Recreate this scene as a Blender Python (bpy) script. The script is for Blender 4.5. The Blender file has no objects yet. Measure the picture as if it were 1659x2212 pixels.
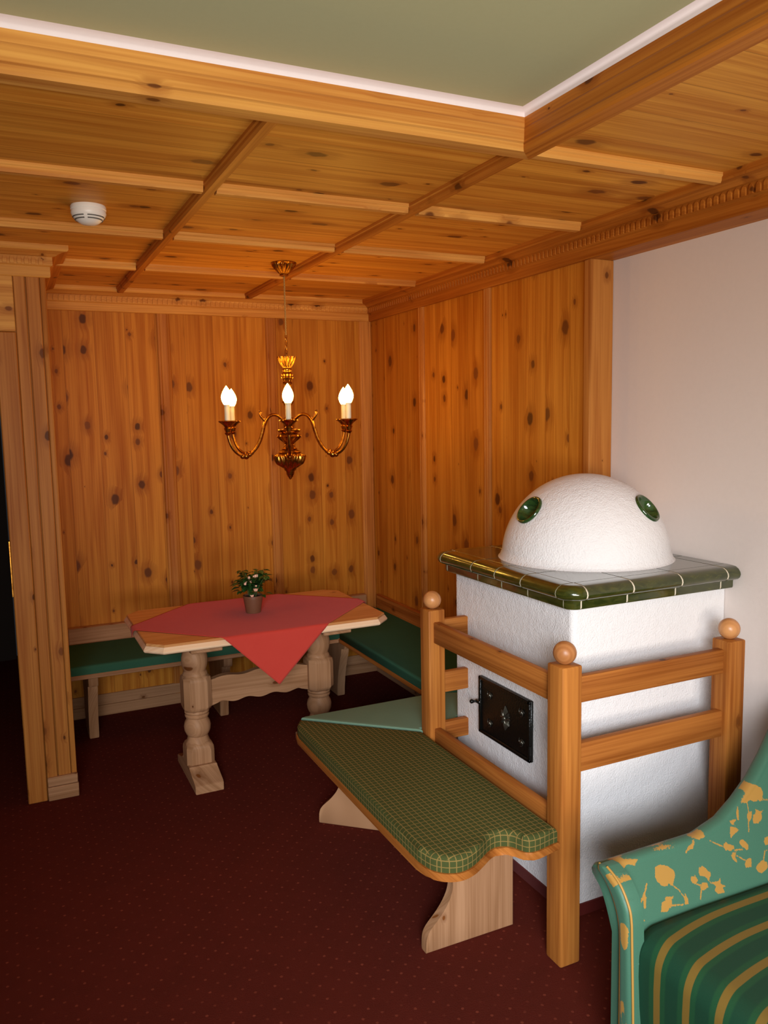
import bpy, bmesh, math, random
import numpy as np
from mathutils import Vector, Matrix
random.seed(7)
C = bpy.context.scene.collection
sc = bpy.context.scene
PI = math.pi

# ------------------------------------------------------------------ mesh builder
class MB:
    def __init__(s):
        s.v = []; s.f = []
    def add(s, vs, fs):
        o = len(s.v)
        s.v += [tuple(p) for p in vs]
        s.f += [tuple(i + o for i in f) for f in fs]
        return s
    def bm(s, bm):
        bm.verts.ensure_lookup_table(); bm.verts.index_update()
        return s.add([v.co[:] for v in bm.verts], [[v.index for v in f.verts] for f in bm.faces])
    def box(s, x0, x1, y0, y1, z0, z1, bev=0.0, seg=1):
        b = bmesh.new()
        bmesh.ops.create_cube(b, size=1)
        for v in b.verts:
            v.co = Vector(((x0 + x1) / 2 + v.co.x * (x1 - x0), (y0 + y1) / 2 + v.co.y * (y1 - y0), (z0 + z1) / 2 + v.co.z * (z1 - z0)))
        if bev:
            bmesh.ops.bevel(b, geom=b.edges[:], offset=bev, segments=seg, affect='EDGES', profile=0.5)
        s.bm(b); b.free(); return s
    def prism(s, poly, axis, lo, hi, bev=0.0, seg=1):
        """extrude a 2D polygon along axis; poly given in the other two axes in xyz order"""
        b = bmesh.new()
        def P(p, t):
            if axis == 'x': return (t, p[0], p[1])
            if axis == 'y': return (p[0], t, p[1])
            return (p[0], p[1], t)
        a = [b.verts.new(P(p, lo)) for p in poly]
        c = [b.verts.new(P(p, hi)) for p in poly]
        n = len(poly)
        caps = [b.faces.new(a[::-1]), b.faces.new(c)]
        for i in range(n):
            b.faces.new((a[i], a[(i + 1) % n], c[(i + 1) % n], c[i]))
        if bev:
            ed = set(caps[0].edges) | set(caps[1].edges)
            bmesh.ops.bevel(b, geom=list(ed), offset=bev, segments=seg, affect='EDGES', profile=0.5)
        bmesh.ops.triangulate(b, faces=[f for f in b.faces if len(f.verts) > 4])
        bmesh.ops.recalc_face_normals(b, faces=b.faces[:])
        s.bm(b); b.free(); return s
    def loft(s, rings, closed=True, caps=True):
        """rings: equal-length lists of points"""
        n = len(rings[0]); o = len(s.v)
        for r in rings: s.v += [tuple(p) for p in r]
        for k in range(len(rings) - 1):
            for i in range(n if closed else n - 1):
                j = (i + 1) % n
                s.f.append((o + k * n + i, o + k * n + j, o + (k + 1) * n + j, o + (k + 1) * n + i))
        if caps and closed:
            s.f.append(tuple(o + i for i in range(n))[::-1])
            m = o + (len(rings) - 1) * n
            s.f.append(tuple(m + i for i in range(n)))
        return s
    def lathe(s, prof, cx=0, cy=0, n=48, flute=None, caps=True, ax=None):
        """prof: list of (r,z[,amp,lobes])"""
        rings = []
        for p in prof:
            r, z = p[0], p[1]
            amp, lob = (p[2], p[3]) if len(p) > 2 else (0, 0)
            ring = []
            for i in range(n):
                t = 2 * PI * i / n
                rr = max(r, 1e-5) * (1 + amp * math.cos(lob * t))
                q = (cx + rr * math.cos(t), cy + rr * math.sin(t), z)
                if ax: q = ax(q)
                ring.append(q)
            rings.append(ring)
        return s.loft(rings, True, caps)
    def tube(s, pts, r, n=10, caps=True):
        P = [Vector(p) for p in pts]
        R = r if isinstance(r, (list, tuple)) else [r] * len(P)
        rings = []; up = None
        for i, p in enumerate(P):
            d = (P[min(i + 1, len(P) - 1)] - P[max(i - 1, 0)]).normalized()
            if up is None:
                up = Vector((0, 0, 1)) if abs(d.z) < .9 else Vector((1, 0, 0))
            a = d.cross(up).normalized(); b = a.cross(d).normalized(); up = b
            rings.append([p + (a * math.cos(2 * PI * k / n) + b * math.sin(2 * PI * k / n)) * R[i] for k in range(n)])
        return s.loft(rings, True, caps)
    def sphere(s, c, r, n=24, m=16, sz=1.0):
        return s.lathe([(r * math.sin(PI * k / m), c[2] - r * sz * math.cos(PI * k / m)) for k in range(m + 1)], c[0], c[1], n)
    def torus(s, c, R, r, M=None, n=20, m=8):
        o = len(s.v)
        for i in range(n):
            t = 2 * PI * i / n
            for k in range(m):
                u = 2 * PI * k / m
                p = Vector(((R + r * math.cos(u)) * math.cos(t), (R + r * math.cos(u)) * math.sin(t), r * math.sin(u)))
                if M: p = M @ p
                s.v.append(tuple(p + Vector(c)))
        for i in range(n):
            for k in range(m):
                s.f.append((o + i * m + k, o + ((i + 1) % n) * m + k, o + ((i + 1) % n) * m + (k + 1) % m, o + i * m + (k + 1) % m))
        return s
    def build(s, name, mat, parent=None, smooth=None, origin=None):
        base = Vector((0, 0, 0))
        if parent is not None: base = Vector(parent.get('_base', (0, 0, 0)))
        if origin is not None: base = Vector(origin)
        me = bpy.data.meshes.new(name)
        me.from_pydata([(p[0] - base.x, p[1] - base.y, p[2] - base.z) for p in s.v], [], s.f)
        me.validate()
        b = bmesh.new(); b.from_mesh(me)
        bmesh.ops.recalc_face_normals(b, faces=b.faces[:])
        b.to_mesh(me); b.free()
        if mat: me.materials.append(mat)
        if smooth is not None:
            me.shade_smooth(); me.set_sharp_from_angle(angle=math.radians(smooth))
        o = bpy.data.objects.new(name, me); C.objects.link(o)
        if parent is not None: o.parent = parent
        if origin is not None: o.location = base
        o['_base'] = tuple(base)
        return o

def thing(name, label, cat, base=(0, 0, 0), group=None):
    o = bpy.data.objects.new(name, None); C.objects.link(o)
    o.empty_display_size = .1; o.location = base
    o['_base'] = tuple(base); o['label'] = label; o['category'] = cat
    if group: o['group'] = group
    return o
def tag(o, label, cat, group=None, kind=None):
    o['label'] = label; o['category'] = cat
    if group: o['group'] = group
    if kind: o['kind'] = kind
    return o
def struct(o, label, cat, group=None): return tag(o, label, cat, group, 'structure')

# ------------------------------------------------------------------ materials
def srgb(r, g, b):
    f = lambda c: (c / 255 / 12.92) if c / 255 < .04045 else ((c / 255 + .055) / 1.055) ** 2.4
    return (f(r), f(g), f(b), 1)
class NT:
    def __init__(s, name):
        s.m = bpy.data.materials.new(name); s.m.use_nodes = True
        s.t = s.m.node_tree; s.b = s.t.nodes['Principled BSDF']
    def n(s, typ, **kw):
        nd = s.t.nodes.new(typ)
        for k, v in kw.items():
            if k.startswith('i_'):
                key = k[2:]; key = int(key) if key.isdigit() else key.replace('_', ' ')
                s.put(nd.inputs[key], v)
            else: setattr(nd, k, v)
        return nd
    def put(s, sock, v):
        if isinstance(v, bpy.types.NodeSocket): s.t.links.new(v, sock)
        else: sock.default_value = v
    def math(s, op, a, b=0.0, c=None, clamp=False):
        nd = s.t.nodes.new('ShaderNodeMath'); nd.operation = op; nd.use_clamp = clamp
        s.put(nd.inputs[0], a); s.put(nd.inputs[1], b)
        if c is not None: s.put(nd.inputs[2], c)
        return nd.outputs[0]
    def mix(s, fac, a, b, typ='MIX'):
        nd = s.t.nodes.new('ShaderNodeMix'); nd.data_type = 'RGBA'; nd.blend_type = typ
        s.put(nd.inputs[0], fac); s.put(nd.inputs[6], a); s.put(nd.inputs[7], b)
        return nd.outputs[2]
    def ss(s, v, lo, hi, a=0.0, b=1.0):
        nd = s.t.nodes.new('ShaderNodeMapRange'); nd.interpolation_type = 'SMOOTHSTEP'
        s.put(nd.inputs[0], v); s.put(nd.inputs[1], lo); s.put(nd.inputs[2], hi); s.put(nd.inputs[3], a); s.put(nd.inputs[4], b)
        return nd.outputs[0]
    def vec(s, x, y, z=0.0):
        nd = s.t.nodes.new('ShaderNodeCombineXYZ')
        for i, q in enumerate((x, y, z)): s.put(nd.inputs[i], q)
        return nd.outputs[0]
    def xyz(s):
        tc = s.n('ShaderNodeTexCoord'); sp = s.n('ShaderNodeSeparateXYZ')
        s.t.links.new(tc.outputs['Object'], sp.inputs[0])
        return tc.outputs['Object'], sp.outputs
    def noise(s, vec, scale, detail=2, rough=.5, dist=0.0):
        nd = s.n('ShaderNodeTexNoise'); s.put(nd.inputs['Vector'], vec)
        s.put(nd.inputs['Scale'], scale); s.put(nd.inputs['Detail'], detail); s.put(nd.inputs['Roughness'], rough); s.put(nd.inputs['Distortion'], dist)
        return nd.outputs['Fac']
    def bump(s, h, strength, dist=.002):
        nd = s.n('ShaderNodeBump'); s.put(nd.inputs['Strength'], strength); s.put(nd.inputs['Distance'], dist); s.put(nd.inputs['Height'], h)
        s.t.links.new(nd.outputs[0], s.b.inputs['Normal'])
    def set(s, **kw):
        for k, v in kw.items():
            s.put(s.b.inputs[k.replace('_', ' ')], v)
        return s.m

def wood(name, axis, light, dark, bw=.13, knots=.45, ksize=.013, joint=.5, rough=.42, seed=0.0, var=.10, kx=.095, ky=.15, grain=1.0, spec=.14):
    """pine: long grain along axis, boards bw wide side by side across it, round dark knots"""
    t = NT(name); _, (X, Y, Z) = t.xyz()
    along = {'x': X, 'y': Y, 'z': Z}[axis]
    oth = {'x': (Y, Z), 'y': (X, Z), 'z': (X, Y)}[axis]
    a = t.math('ADD', t.math('ADD', oth[0], oth[1]), seed)
    oi = t.n('ShaderNodeObjectInfo').outputs['Random']
    b = t.math('ADD', along, t.math('MULTIPLY', oi, 11.0))
    q = t.math('DIVIDE', a, bw)
    bi = t.math('FLOOR', q)
    wn = t.n('ShaderNodeTexWhiteNoise', noise_dimensions='1D'); t.put(wn.inputs['W'], t.math('ADD', bi, seed * 3.1))
    rnd = wn.outputs['Value']
    off = t.math('MULTIPLY', rnd, 23.0)
    # knots
    kv = t.vec(t.math('DIVIDE', t.math('ADD', a, off), kx), t.math('DIVIDE', t.math('ADD', b, off), ky), 0.0)
    vo = t.n('ShaderNodeTexVoronoi', voronoi_dimensions='2D', feature='F1'); t.put(vo.inputs['Vector'], kv); t.put(vo.inputs['Scale'], 1.0); t.put(vo.inputs['Randomness'], .95)
    cs = t.n('ShaderNodeSeparateColor'); t.put(cs.inputs[0], vo.outputs['Color'])
    wob = t.noise(t.vec(t.math('MULTIPLY', a, 60), t.math('MULTIPLY', b, 45)), 1.0, 0)
    d = t.math('MULTIPLY', t.math('ADD', vo.outputs['Distance'], t.math('MULTIPLY', t.math('SUBTRACT', wob, .5), .06)), kx)
    rr = t.math('MULTIPLY', t.math('MAXIMUM', t.math('SUBTRACT', cs.outputs[0], 1 - knots), 0.0), ksize / knots)
    core = t.ss(d, t.math('MULTIPLY', rr, .60), t.math('ADD', rr, .0006), 1.0, 0.0)
    core = t.math('MULTIPLY', core, t.ss(rr, .001, .0025))
    halo = t.math('MULTIPLY', t.ss(d, rr, t.math('ADD', t.math('MULTIPLY', rr, 2.6), .004), 1.0, 0.0), t.ss(rr, .001, .004))
    # grain bends round the knots
    ga = t.math('ADD', a, t.math('MULTIPLY', halo, .012))
    g1 = t.noise(t.vec(t.math('MULTIPLY', t.math('ADD', ga, off), 26.0), t.math('MULTIPLY', b, .9), off), 1.0, 2, .55, .8)
    g2 = t.noise(t.vec(t.math('MULTIPLY', t.math('ADD', ga, off), 150.0), t.math('MULTIPLY', b, 2.2), off), 1.0, 1, .6, .3)
    g = t.math('ADD', t.math('MULTIPLY', t.ss(g1, .3, .72), .62), t.math('MULTIPLY', t.ss(g2, .3, .75), .38))
    g = t.math('MULTIPLY', g, grain)
    col = t.mix(g, light, dark)
    tint = t.math('ADD', 1 - var, t.math('MULTIPLY', rnd, 2 * var))
    tv = t.n('ShaderNodeCombineColor'); t.put(tv.inputs[0], tint); t.put(tv.inputs[1], t.math('POWER', tint, 1.25)); t.put(tv.inputs[2], t.math('POWER', tint, 1.5))
    col = t.mix(1.0, col, tv.outputs[0], 'MULTIPLY')
    col = t.mix(t.math('MULTIPLY', halo, .38), col, (dark[0] * .55, dark[1] * .42, dark[2] * .35, 1))
    kc = t.mix(cs.outputs[1], (.075, .020, .004, 1), (.21, .062, .012, 1))
    col = t.mix(t.math('MULTIPLY', core, .95), col, kc)
    if joint:
        fr = t.math('FRACT', q)
        e = t.math('MULTIPLY', t.math('MINIMUM', fr, t.math('SUBTRACT', 1.0, fr)), bw)
        j = t.ss(e, .0004, .0018, 1.0, 0.0)
        col = t.mix(t.math('MULTIPLY', j, joint), col, (dark[0] * .25, dark[1] * .2, dark[2] * .15, 1))

    return t.set(Base_Color=col, Roughness=t.math('ADD', rough, t.math('MULTIPLY', g1, .12)), Specular_IOR_Level=spec)

def plain(name, col, rough=.5, metal=0.0, bumps=None, coat=0.0, spec=.5):
    t = NT(name); v, _ = t.xyz()
    t.set(Base_Color=col, Roughness=rough, Metallic=metal, Coat_Weight=coat, Specular_IOR_Level=spec)
    if bumps: t.bump(t.noise(v, bumps[0], 3, .6), bumps[1], bumps[2])
    return t.m

PL, PD = srgb(204, 136, 48), srgb(164, 90, 20)          # aged alpine pine
HL, HD = srgb(184, 114, 52), srgb(130, 68, 22)           # honey-coloured rails
WL, WD = srgb(182, 136, 100), srgb(146, 102, 68)         # pale limed pine
M = {}
M['wallz'] = wood('pine_wall_boards', 'z', PL, PD, bw=.163, knots=.50, ksize=.028, seed=.31, joint=.45, kx=.125, ky=.18)
M['ceilx'] = wood('pine_ceiling_boards', 'x', srgb(226, 160, 64), srgb(186, 110, 34), bw=.17, knots=.50, ksize=.026, seed=.77, joint=.45, kx=.13, ky=.22)
M['trimx'] = wood('pine_trim_x', 'x', srgb(226, 166, 84), srgb(184, 114, 48), bw=.5, knots=.30, ksize=.018, joint=0, seed=1.3)  # lighter than the other trim: window light painted into the colour
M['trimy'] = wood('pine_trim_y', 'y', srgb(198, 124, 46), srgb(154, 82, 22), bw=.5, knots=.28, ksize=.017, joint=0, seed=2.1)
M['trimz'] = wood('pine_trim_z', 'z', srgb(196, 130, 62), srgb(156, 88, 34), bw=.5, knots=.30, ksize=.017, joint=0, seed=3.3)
M['railx'] = wood('honey_pine_x', 'x', HL, HD, bw=.7, knots=.28, ksize=.011, joint=0, seed=4.1)
M['raily'] = wood('honey_pine_y', 'y', HL, HD, bw=.7, knots=.25, ksize=.011, joint=0, seed=5.2)
M['railz'] = wood('honey_pine_z', 'z', srgb(182, 114, 50), srgb(128, 66, 22), bw=.7, knots=.30, ksize=.010, joint=0, seed=6.7)
M['palex'] = wood('pale_pine_x', 'x', WL, WD, bw=.6, knots=.22, ksize=.014, joint=0, seed=7.4)
M['paley'] = wood('pale_pine_y', 'y', WL, WD, bw=.6, knots=.20, ksize=.012, joint=0, seed=8.8)
M['edge'] = wood('pale_table_edge_lit', 'x', srgb(246, 212, 176), srgb(226, 182, 142), bw=.6, knots=.1, joint=0, seed=12.2, rough=.25, spec=.5)  # pale wood, raised further to paint the window light on the lip
M['palez'] = wood('pale_pine_z', 'z', WL, WD, bw=.6, knots=.22, ksize=.012, joint=0, seed=9.9)
M['tablex'] = wood('table_pine_x', 'x', srgb(222, 166, 108), srgb(188, 124, 70), bw=.14, knots=.10, ksize=.010, joint=.15, seed=10.4, rough=.28, var=.06, spec=.3)
M['ball'] = wood('turned_pine', 'z', srgb(200, 138, 84), srgb(158, 96, 50), bw=.7, knots=.05, joint=0, seed=11.0, rough=.3, spec=.4)

def plaster(name, col, scale=130, st=.35, dist=.003):
    t = NT(name); v, _ = t.xyz()
    n1 = t.noise(v, scale, 3, .55); n2 = t.noise(v, scale * .22, 2, .5)
    c = t.mix(t.math('MULTIPLY', t.ss(n2, .3, .8), .10), col, (col[0] * .86, col[1] * .84, col[2] * .83, 1))
    t.bump(t.math('ADD', n1, t.math('MULTIPLY', n2, .8)), st, dist)
    return t.set(Base_Color=c, Roughness=.85, Specular_IOR_Level=.2)
M['plaster'] = plaster('white_roughcast', srgb(236, 231, 230), 170, .8, .004)
M['wallpl'] = plaster('white_wall_plaster', srgb(228, 214, 206), 260, .15, .0015)
M['ceilpl'] = plaster('olive_cast_plaster', srgb(184, 186, 148), 300, .08, .001)  # low-light olive cast put into the plaster colour
M['cove'] = plaster('white_cove_paint', srgb(236, 226, 228), 300, .08, .001)
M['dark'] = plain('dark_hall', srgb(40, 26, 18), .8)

def carpet():
    t = NT('red_carpet'); v, (X, Y, Z) = t.xyz()
    n1 = t.noise(v, 900, 2, .7); n2 = t.noise(v, 9, 3, .6); n3 = t.noise(v, 220, 2, .6)
    col = t.mix(t.ss(n1, .25, .75), srgb(73, 26, 19), srgb(114, 47, 36))
    col = t.mix(t.math('MULTIPLY', t.ss(n2, .35, .7), .35), col, srgb(84, 34, 25))
    u = t.math('MULTIPLY', t.math('ADD', X, Y), .7071 / .042); w = t.math('MULTIPLY', t.math('SUBTRACT', X, Y), .7071 / .042)
    du = t.math('SUBTRACT', t.math('FRACT', u), .5); dw = t.math('SUBTRACT', t.math('FRACT', w), .5)
    d = t.math('SQRT', t.math('ADD', t.math('MULTIPLY', du, du), t.math('MULTIPLY', dw, dw)))
    d = t.math('ADD', d, t.math('MULTIPLY', t.math('SUBTRACT', n3, .5), .10))
    wn = t.n('ShaderNodeTexWhiteNoise', noise_dimensions='2D'); t.put(wn.inputs['Vector'], t.vec(t.math('FLOOR', u), t.math('FLOOR', w)))
    dot = t.math('MULTIPLY', t.ss(d, .07, .13, 1.0, 0.0), t.math('ADD', .06, t.math('MULTIPLY', wn.outputs['Value'], .42)))
    col = t.mix(dot, col, srgb(168, 84, 62))
    t.bump(t.math('ADD', n1, n3), .6, .004)
    return t.set(Base_Color=col, Roughness=.95, Specular_IOR_Level=.03)
M['carpet'] = carpet()

def fabric(name, a, b, scale=500, sheen=.0):
    t = NT(name); v, _ = t.xyz()
    n1 = t.noise(v, scale, 2, .7); n2 = t.noise(v, 14, 3, .6)
    c = t.mix(t.math('ADD', t.math('MULTIPLY', n1, .6), t.math('MULTIPLY', n2, .4)), a, b)
    t.bump(n1, .25, .0008)
    return t.set(Base_Color=c, Roughness=.85, Specular_IOR_Level=.08, Sheen_Weight=sheen, Sheen_Roughness=.5)
M['teal'] = fabric('plain_green_fabric', srgb(100, 128, 108), srgb(116, 144, 122))
M['green'] = fabric('dimmed_green_fabric', srgb(44, 84, 64), srgb(56, 98, 78))  # the plain green fabric again, darkened for the dim benches
M['cloth'] = fabric('red_tablecloth', srgb(190, 58, 48), srgb(205, 74, 62), 900, .1)

def check():
    t = NT('green_gold_check'); v, P = t.xyz()
    ge = t.n('ShaderNodeNewGeometry'); sp = t.n('ShaderNodeSeparateXYZ'); t.put(sp.inputs[0], ge.outputs['Normal'])
    tot = None; tot2 = None
    for i, per in enumerate((.0185, .0185, .0185)):
        fr = t.math('ABSOLUTE', t.math('SUBTRACT', t.math('FRACT', t.math('DIVIDE', P[i], per)), .5))
        ok = t.ss(t.math('ABSOLUTE', sp.outputs[i]), .62, .82, 1.0, 0.0)
        l = t.math('MULTIPLY', t.ss(fr, .055, .085, 1.0, 0.0), ok)
        tot = l if tot is None else t.math('MAXIMUM', tot, l)
    n1 = t.noise(v, 700, 2, .7)
    base = t.mix(n1, srgb(56, 60, 30), srgb(78, 86, 46))
    col = t.mix(t.math('MULTIPLY', tot, .85), base, srgb(138, 112, 62))
    t.bump(t.math('ADD', n1, tot), .25, .0008)
    return t.set(Base_Color=col, Roughness=.85, Specular_IOR_Level=.08)
M['check'] = check()

def glaze(name, a, b, rough):
    t = NT(name); v, _ = t.xyz()
    mp = t.n('ShaderNodeMapping'); t.put(mp.inputs[0], v); mp.inputs['Scale'].default_value = (1, 1, 3)
    n1 = t.noise(mp.outputs[0], 24, 4, .6, .6)
    return t.set(Base_Color=t.mix(t.ss(n1, .3, .7), a, b), Roughness=rough, Specular_IOR_Level=.6, Coat_Weight=.6, Coat_Roughness=.06)
M['glaze'] = glaze('green_glaze', srgb(40, 48, 14), srgb(66, 68, 24), .18)
M['glazetop'] = glaze('green_glaze_flat', srgb(44, 52, 30), srgb(62, 66, 44), .22)  # greyed tint paints the window's reflection on the flat top
M['grout'] = plain('cream_grout', srgb(228, 212, 188), .8)
M['bowl'] = glaze('green_glaze_bowl', srgb(26, 52, 24), srgb(50, 78, 34), .12)
def iron():
    t = NT('black_cast_iron'); v, _ = t.xyz()
    n = t.noise(v, 120, 3, .6)
    t.bump(n, .5, .003)
    return t.set(Base_Color=srgb(20, 20, 18), Roughness=.26, Metallic=.4, Specular_IOR_Level=.6)
M['iron'] = iron()
M['glint'] = plain('glint_iron', srgb(92, 88, 78), .34, .85, (140, .4, .002))  # lighter metal that paints glints onto the door relief
def brass():
    t = NT('aged_gilt_brass'); v, _ = t.xyz()
    n = t.noise(v, 60, 3, .6)
    return t.set(Base_Color=t.mix(t.ss(n, .3, .75), srgb(206, 148, 62), srgb(130, 76, 28)), Metallic=1.0, Roughness=.28)
M['brass'] = brass()
M['white'] = plain('white_plastic', srgb(236, 230, 222), .4)
M['slot'] = plain('grey_slot', srgb(96, 92, 88), .7)
M['candle'] = plain('candle_sleeve', srgb(232, 222, 196), .5)
M['cord'] = plain('gold_cord', srgb(168, 130, 70), .6)
M['steel'] = plain('bright_steel', srgb(200, 196, 186), .25, 1.0)
M['pot'] = plain('brown_pot', srgb(112, 74, 52), .45, 0, (30, .2, .002))
M['soil'] = plain('dark_soil', srgb(36, 26, 18), .95, 0, (200, .8, .003))
M['gold'] = plain('gold_piping', srgb(176, 132, 62), .55)
def leaf():
    t = NT('rose_leaf'); v, _ = t.xyz()
    n = t.noise(v, 45, 2)
    return t.set(Base_Color=t.mix(n, srgb(28, 62, 22), srgb(58, 98, 44)), Roughness=.4)
M['leaf'] = leaf()
M['stem'] = plain('rose_stem', srgb(64, 92, 44), .6)
M['rose'] = plain('pale_rose', srgb(240, 192, 166), .6)
M['redband'] = fabric('red_carpet_band', srgb(84, 22, 18), srgb(104, 30, 24), 600, .1)

def sofa_floral():
    t = NT('green_gold_floral'); v, _ = t.xyz()
    at = t.n('ShaderNodeAttribute', attribute_name='motif').outputs['Fac']
    n1 = t.noise(v, 700, 2, .7); n0 = t.noise(v, 210, 2, .6)
    m = t.ss(t.math('ADD', at, t.math('MULTIPLY', t.math('SUBTRACT', n0, .5), .0055)), -.0004, .0004, 1.0, 0.0)
    base = t.mix(n1, srgb(56, 96, 76), srgb(74, 118, 96))
    col = t.mix(m, base, srgb(170, 126, 60))
    t.bump(n1, .15, .0006)
    return t.set(Base_Color=col, Roughness=t.math('SUBTRACT', .5, t.math('MULTIPLY', m, .08)), Specular_IOR_Level=.35, Sheen_Weight=.08, Sheen_Roughness=.4)
M['floral'] = sofa_floral()
def sofa_stripe():
    t = NT('green_gold_stripe'); v, (X, Y, Z) = t.xyz()
    n1 = t.noise(v, 700, 2, .7)
    q = t.math('DIVIDE', t.math('SUBTRACT', Y, t.math('MULTIPLY', t.math('SMOOTH_MIN', X, 0.0, .22), .24)), .087)
    fr = t.math('ABSOLUTE', t.math('SUBTRACT', t.math('FRACT', t.math('ADD', q, .5)), .5))
    m = t.ss(fr, .105, .125, 1.0, 0.0)
    m2 = t.ss(fr, .25, .32)
    base = t.mix(n1, srgb(24, 64, 38), srgb(38, 84, 54))
    base = t.mix(t.math('MULTIPLY', m2, .7), base, t.mix(n1, srgb(16, 48, 36), srgb(28, 66, 50)))
    col = t.mix(m, base, srgb(122, 96, 42))
    t.bump(n1, .15, .0006)
    return t.set(Base_Color=col, Roughness=.55, Specular_IOR_Level=.25)
M['stripe'] = sofa_stripe()
def bulb():
    t = NT('lit_bulb')
    return t.set(Base_Color=(1, .9, .75, 1), Emission_Color=(1, .50, .075, 1), Emission_Strength=BULB)


BULB = 66.0
WORLD = .02
SKYL, SKYT, SKYS, SKYP = (-.60, -1.48, 1.95), (1.6, 2.1, .10), (1.3, .75), 22.5
SPREAD = 56
GNDP = 39.0
EXPO = 0.0

# ------------------------------------------------------------------ setting
XW, XP, YB, ZP, ZB = 2.161, 2.265, 4.735, 2.39, 2.36      # panelled wall, plaster wall, back wall, soffit boards, batten underside
XL, YR, YH = -2.6, -1.35, 6.2                             # left wall, window wall, hall end
XQ, YD, ZC, ZT = 1.328, 1.885, 2.47, 2.452                # edges of the wooden soffit, high ceiling, top of its edge beam

struct(MB().box(XL - .1, XP + .1, YR - .1, YH + .1, -.1, 0).build('floor', M['carpet']), 'dark red carpet with small pale dots covering the whole floor', 'floor')
struct(MB().box(XL - .1, XQ + .02, YR - .1, YD + .02, ZC, ZC + .1).build('ceiling', M['ceilpl']), 'raised plaster ceiling tinted olive grey for low light above the wooden edge beams', 'ceiling')
m = MB(); m.box(XL - .1, XP + .1, YD + .045, YH + .1, ZP, ZP + .1); m.box(XQ + .045, XP + .1, YR - .1, YD + .045, ZP, ZP + .1)
struct(m.build('ceiling_soffit', M['ceilx']), 'lower ceiling of knotty pine boards divided by battens', 'ceiling')

# white cove round the raised ceiling
def cove_mesh():
    prof = [(0, ZT)] + [(.034 * (1 - math.cos(t)), ZT + .02 * math.sin(t)) for t in [PI / 2 * k / 5 for k in range(1, 6)]] + [(.034, ZC + .01), (-.03, ZC + .01), (-.03, ZT)]
    mb = MB()
    r0 = [(XL, YD - d, z) for d, z in prof]; r1 = [(XQ - d, YD - d, z) for d, z in prof]; r2 = [(XQ - d, YR, z) for d, z in prof]
    mb.loft([r0, r1, r2]); return mb
struct(cove_mesh().build('trim_1', M['cove'], smooth=50), 'thin white cove line along the edge of the olive ceiling', 'ceiling trim')

# edge beams of the soffit
def beam_profile():      # (outward distance, z)
    return [(0, ZT), (-.045, ZT), (-.045, ZB), (.008, ZB), (.012, ZB + .006), (.012, ZB + .018), (.006, ZB + .026), (.004, ZB + .06), (0, ZB + .066)]
bp = beam_profile()
mb = MB(); mb.loft([[(XL, YD - d, z) for d, z in bp], [(XQ - d, YD - d, z) for d, z in bp]])
struct(mb.build('trim_2', M['trimx']), 'pine edge beam in a window-lit lighter tint running left to right under the raised ceiling', 'ceiling beam')
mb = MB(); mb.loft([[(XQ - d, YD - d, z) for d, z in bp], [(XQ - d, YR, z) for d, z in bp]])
struct(mb.build('trim_3', M['trimy']), 'pine edge beam tinted darker than the window-lit one, running toward the viewer at top right', 'ceiling beam')

# battens: a small moulded section w wide, front/left edge at the given line
def bat(w=.042):
    return [(0, ZP + .005), (0, ZP - .010), (.004, ZP - .013), (.004, ZP - .022), (.008, ZB), (w - .008, ZB), (w - .004, ZP - .022), (w - .004, ZP - .013), (w, ZP - .010), (w, ZP + .005)]
nt = 4
for xx, lab in ((.613, 'ceiling batten running to the back wall, left of the chandelier'), (1.323, 'ceiling batten running from the beam corner to behind the chandelier')):
    mb = MB().prism([(xx + d, z) for d, z in bat()], 'y', YD + .0452, YB - .09)
    struct(mb.build('trim_%d' % nt, M['trimy']), 'long pine ' + lab, 'ceiling batten'); nt += 1
YA = [2.56, 3.243, 3.93]
XS = [(-2.6, .613), (.655, 1.323), (1.365, 2.066)]
words = [('nearest cross row', 'middle cross row', 'farthest cross row'), ('left of the first long batten', 'between the two long battens', 'between the second long batten and the right wall')]
for j, yy in enumerate(YA):
    for i, (xa, xb) in enumerate(XS):
        mb = MB().prism([(yy + d, z) for d, z in bat()], 'x', xa, xb)
        struct(mb.build('trim_%d' % nt, M['trimx']), 'short pine batten of the %s, %s' % (words[0][j], words[1][i]), 'ceiling batten', 'cross battens of the ceiling'); nt += 1
mb = MB().prism([(YD + .0 + d, z) for d, z in bat()], 'x', XQ + .045, 2.066)
struct(mb.build('trim_%d' % nt, M['trimx']), 'pine batten continuing the edge beam line to the right wall', 'ceiling batten'); nt += 1

# walls
struct(MB().box(.004, XP, YB, YB + .1, 0, ZP).build('wall_back', M['wallz']), 'back wall of wide knotty pine boards behind the table', 'wall')
mb = MB().box(XW, XP, 2.612, YB, 0, ZP)
struct(mb.build('wall_right_panelled', M['wallz']), 'right wall section of knotty pine boards behind the stove', 'wall')
struct(MB().box(XP, XP + .1, YR, YB, 0, ZC).build('wall_right', M['wallpl']), 'white plastered right wall beside the tiled stove', 'wall')
struct(MB().box(XL - .1, XL, YR, YH, 0, ZC).build('wall_left', M['wallpl']), 'white plastered left wall of the room', 'wall')
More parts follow.
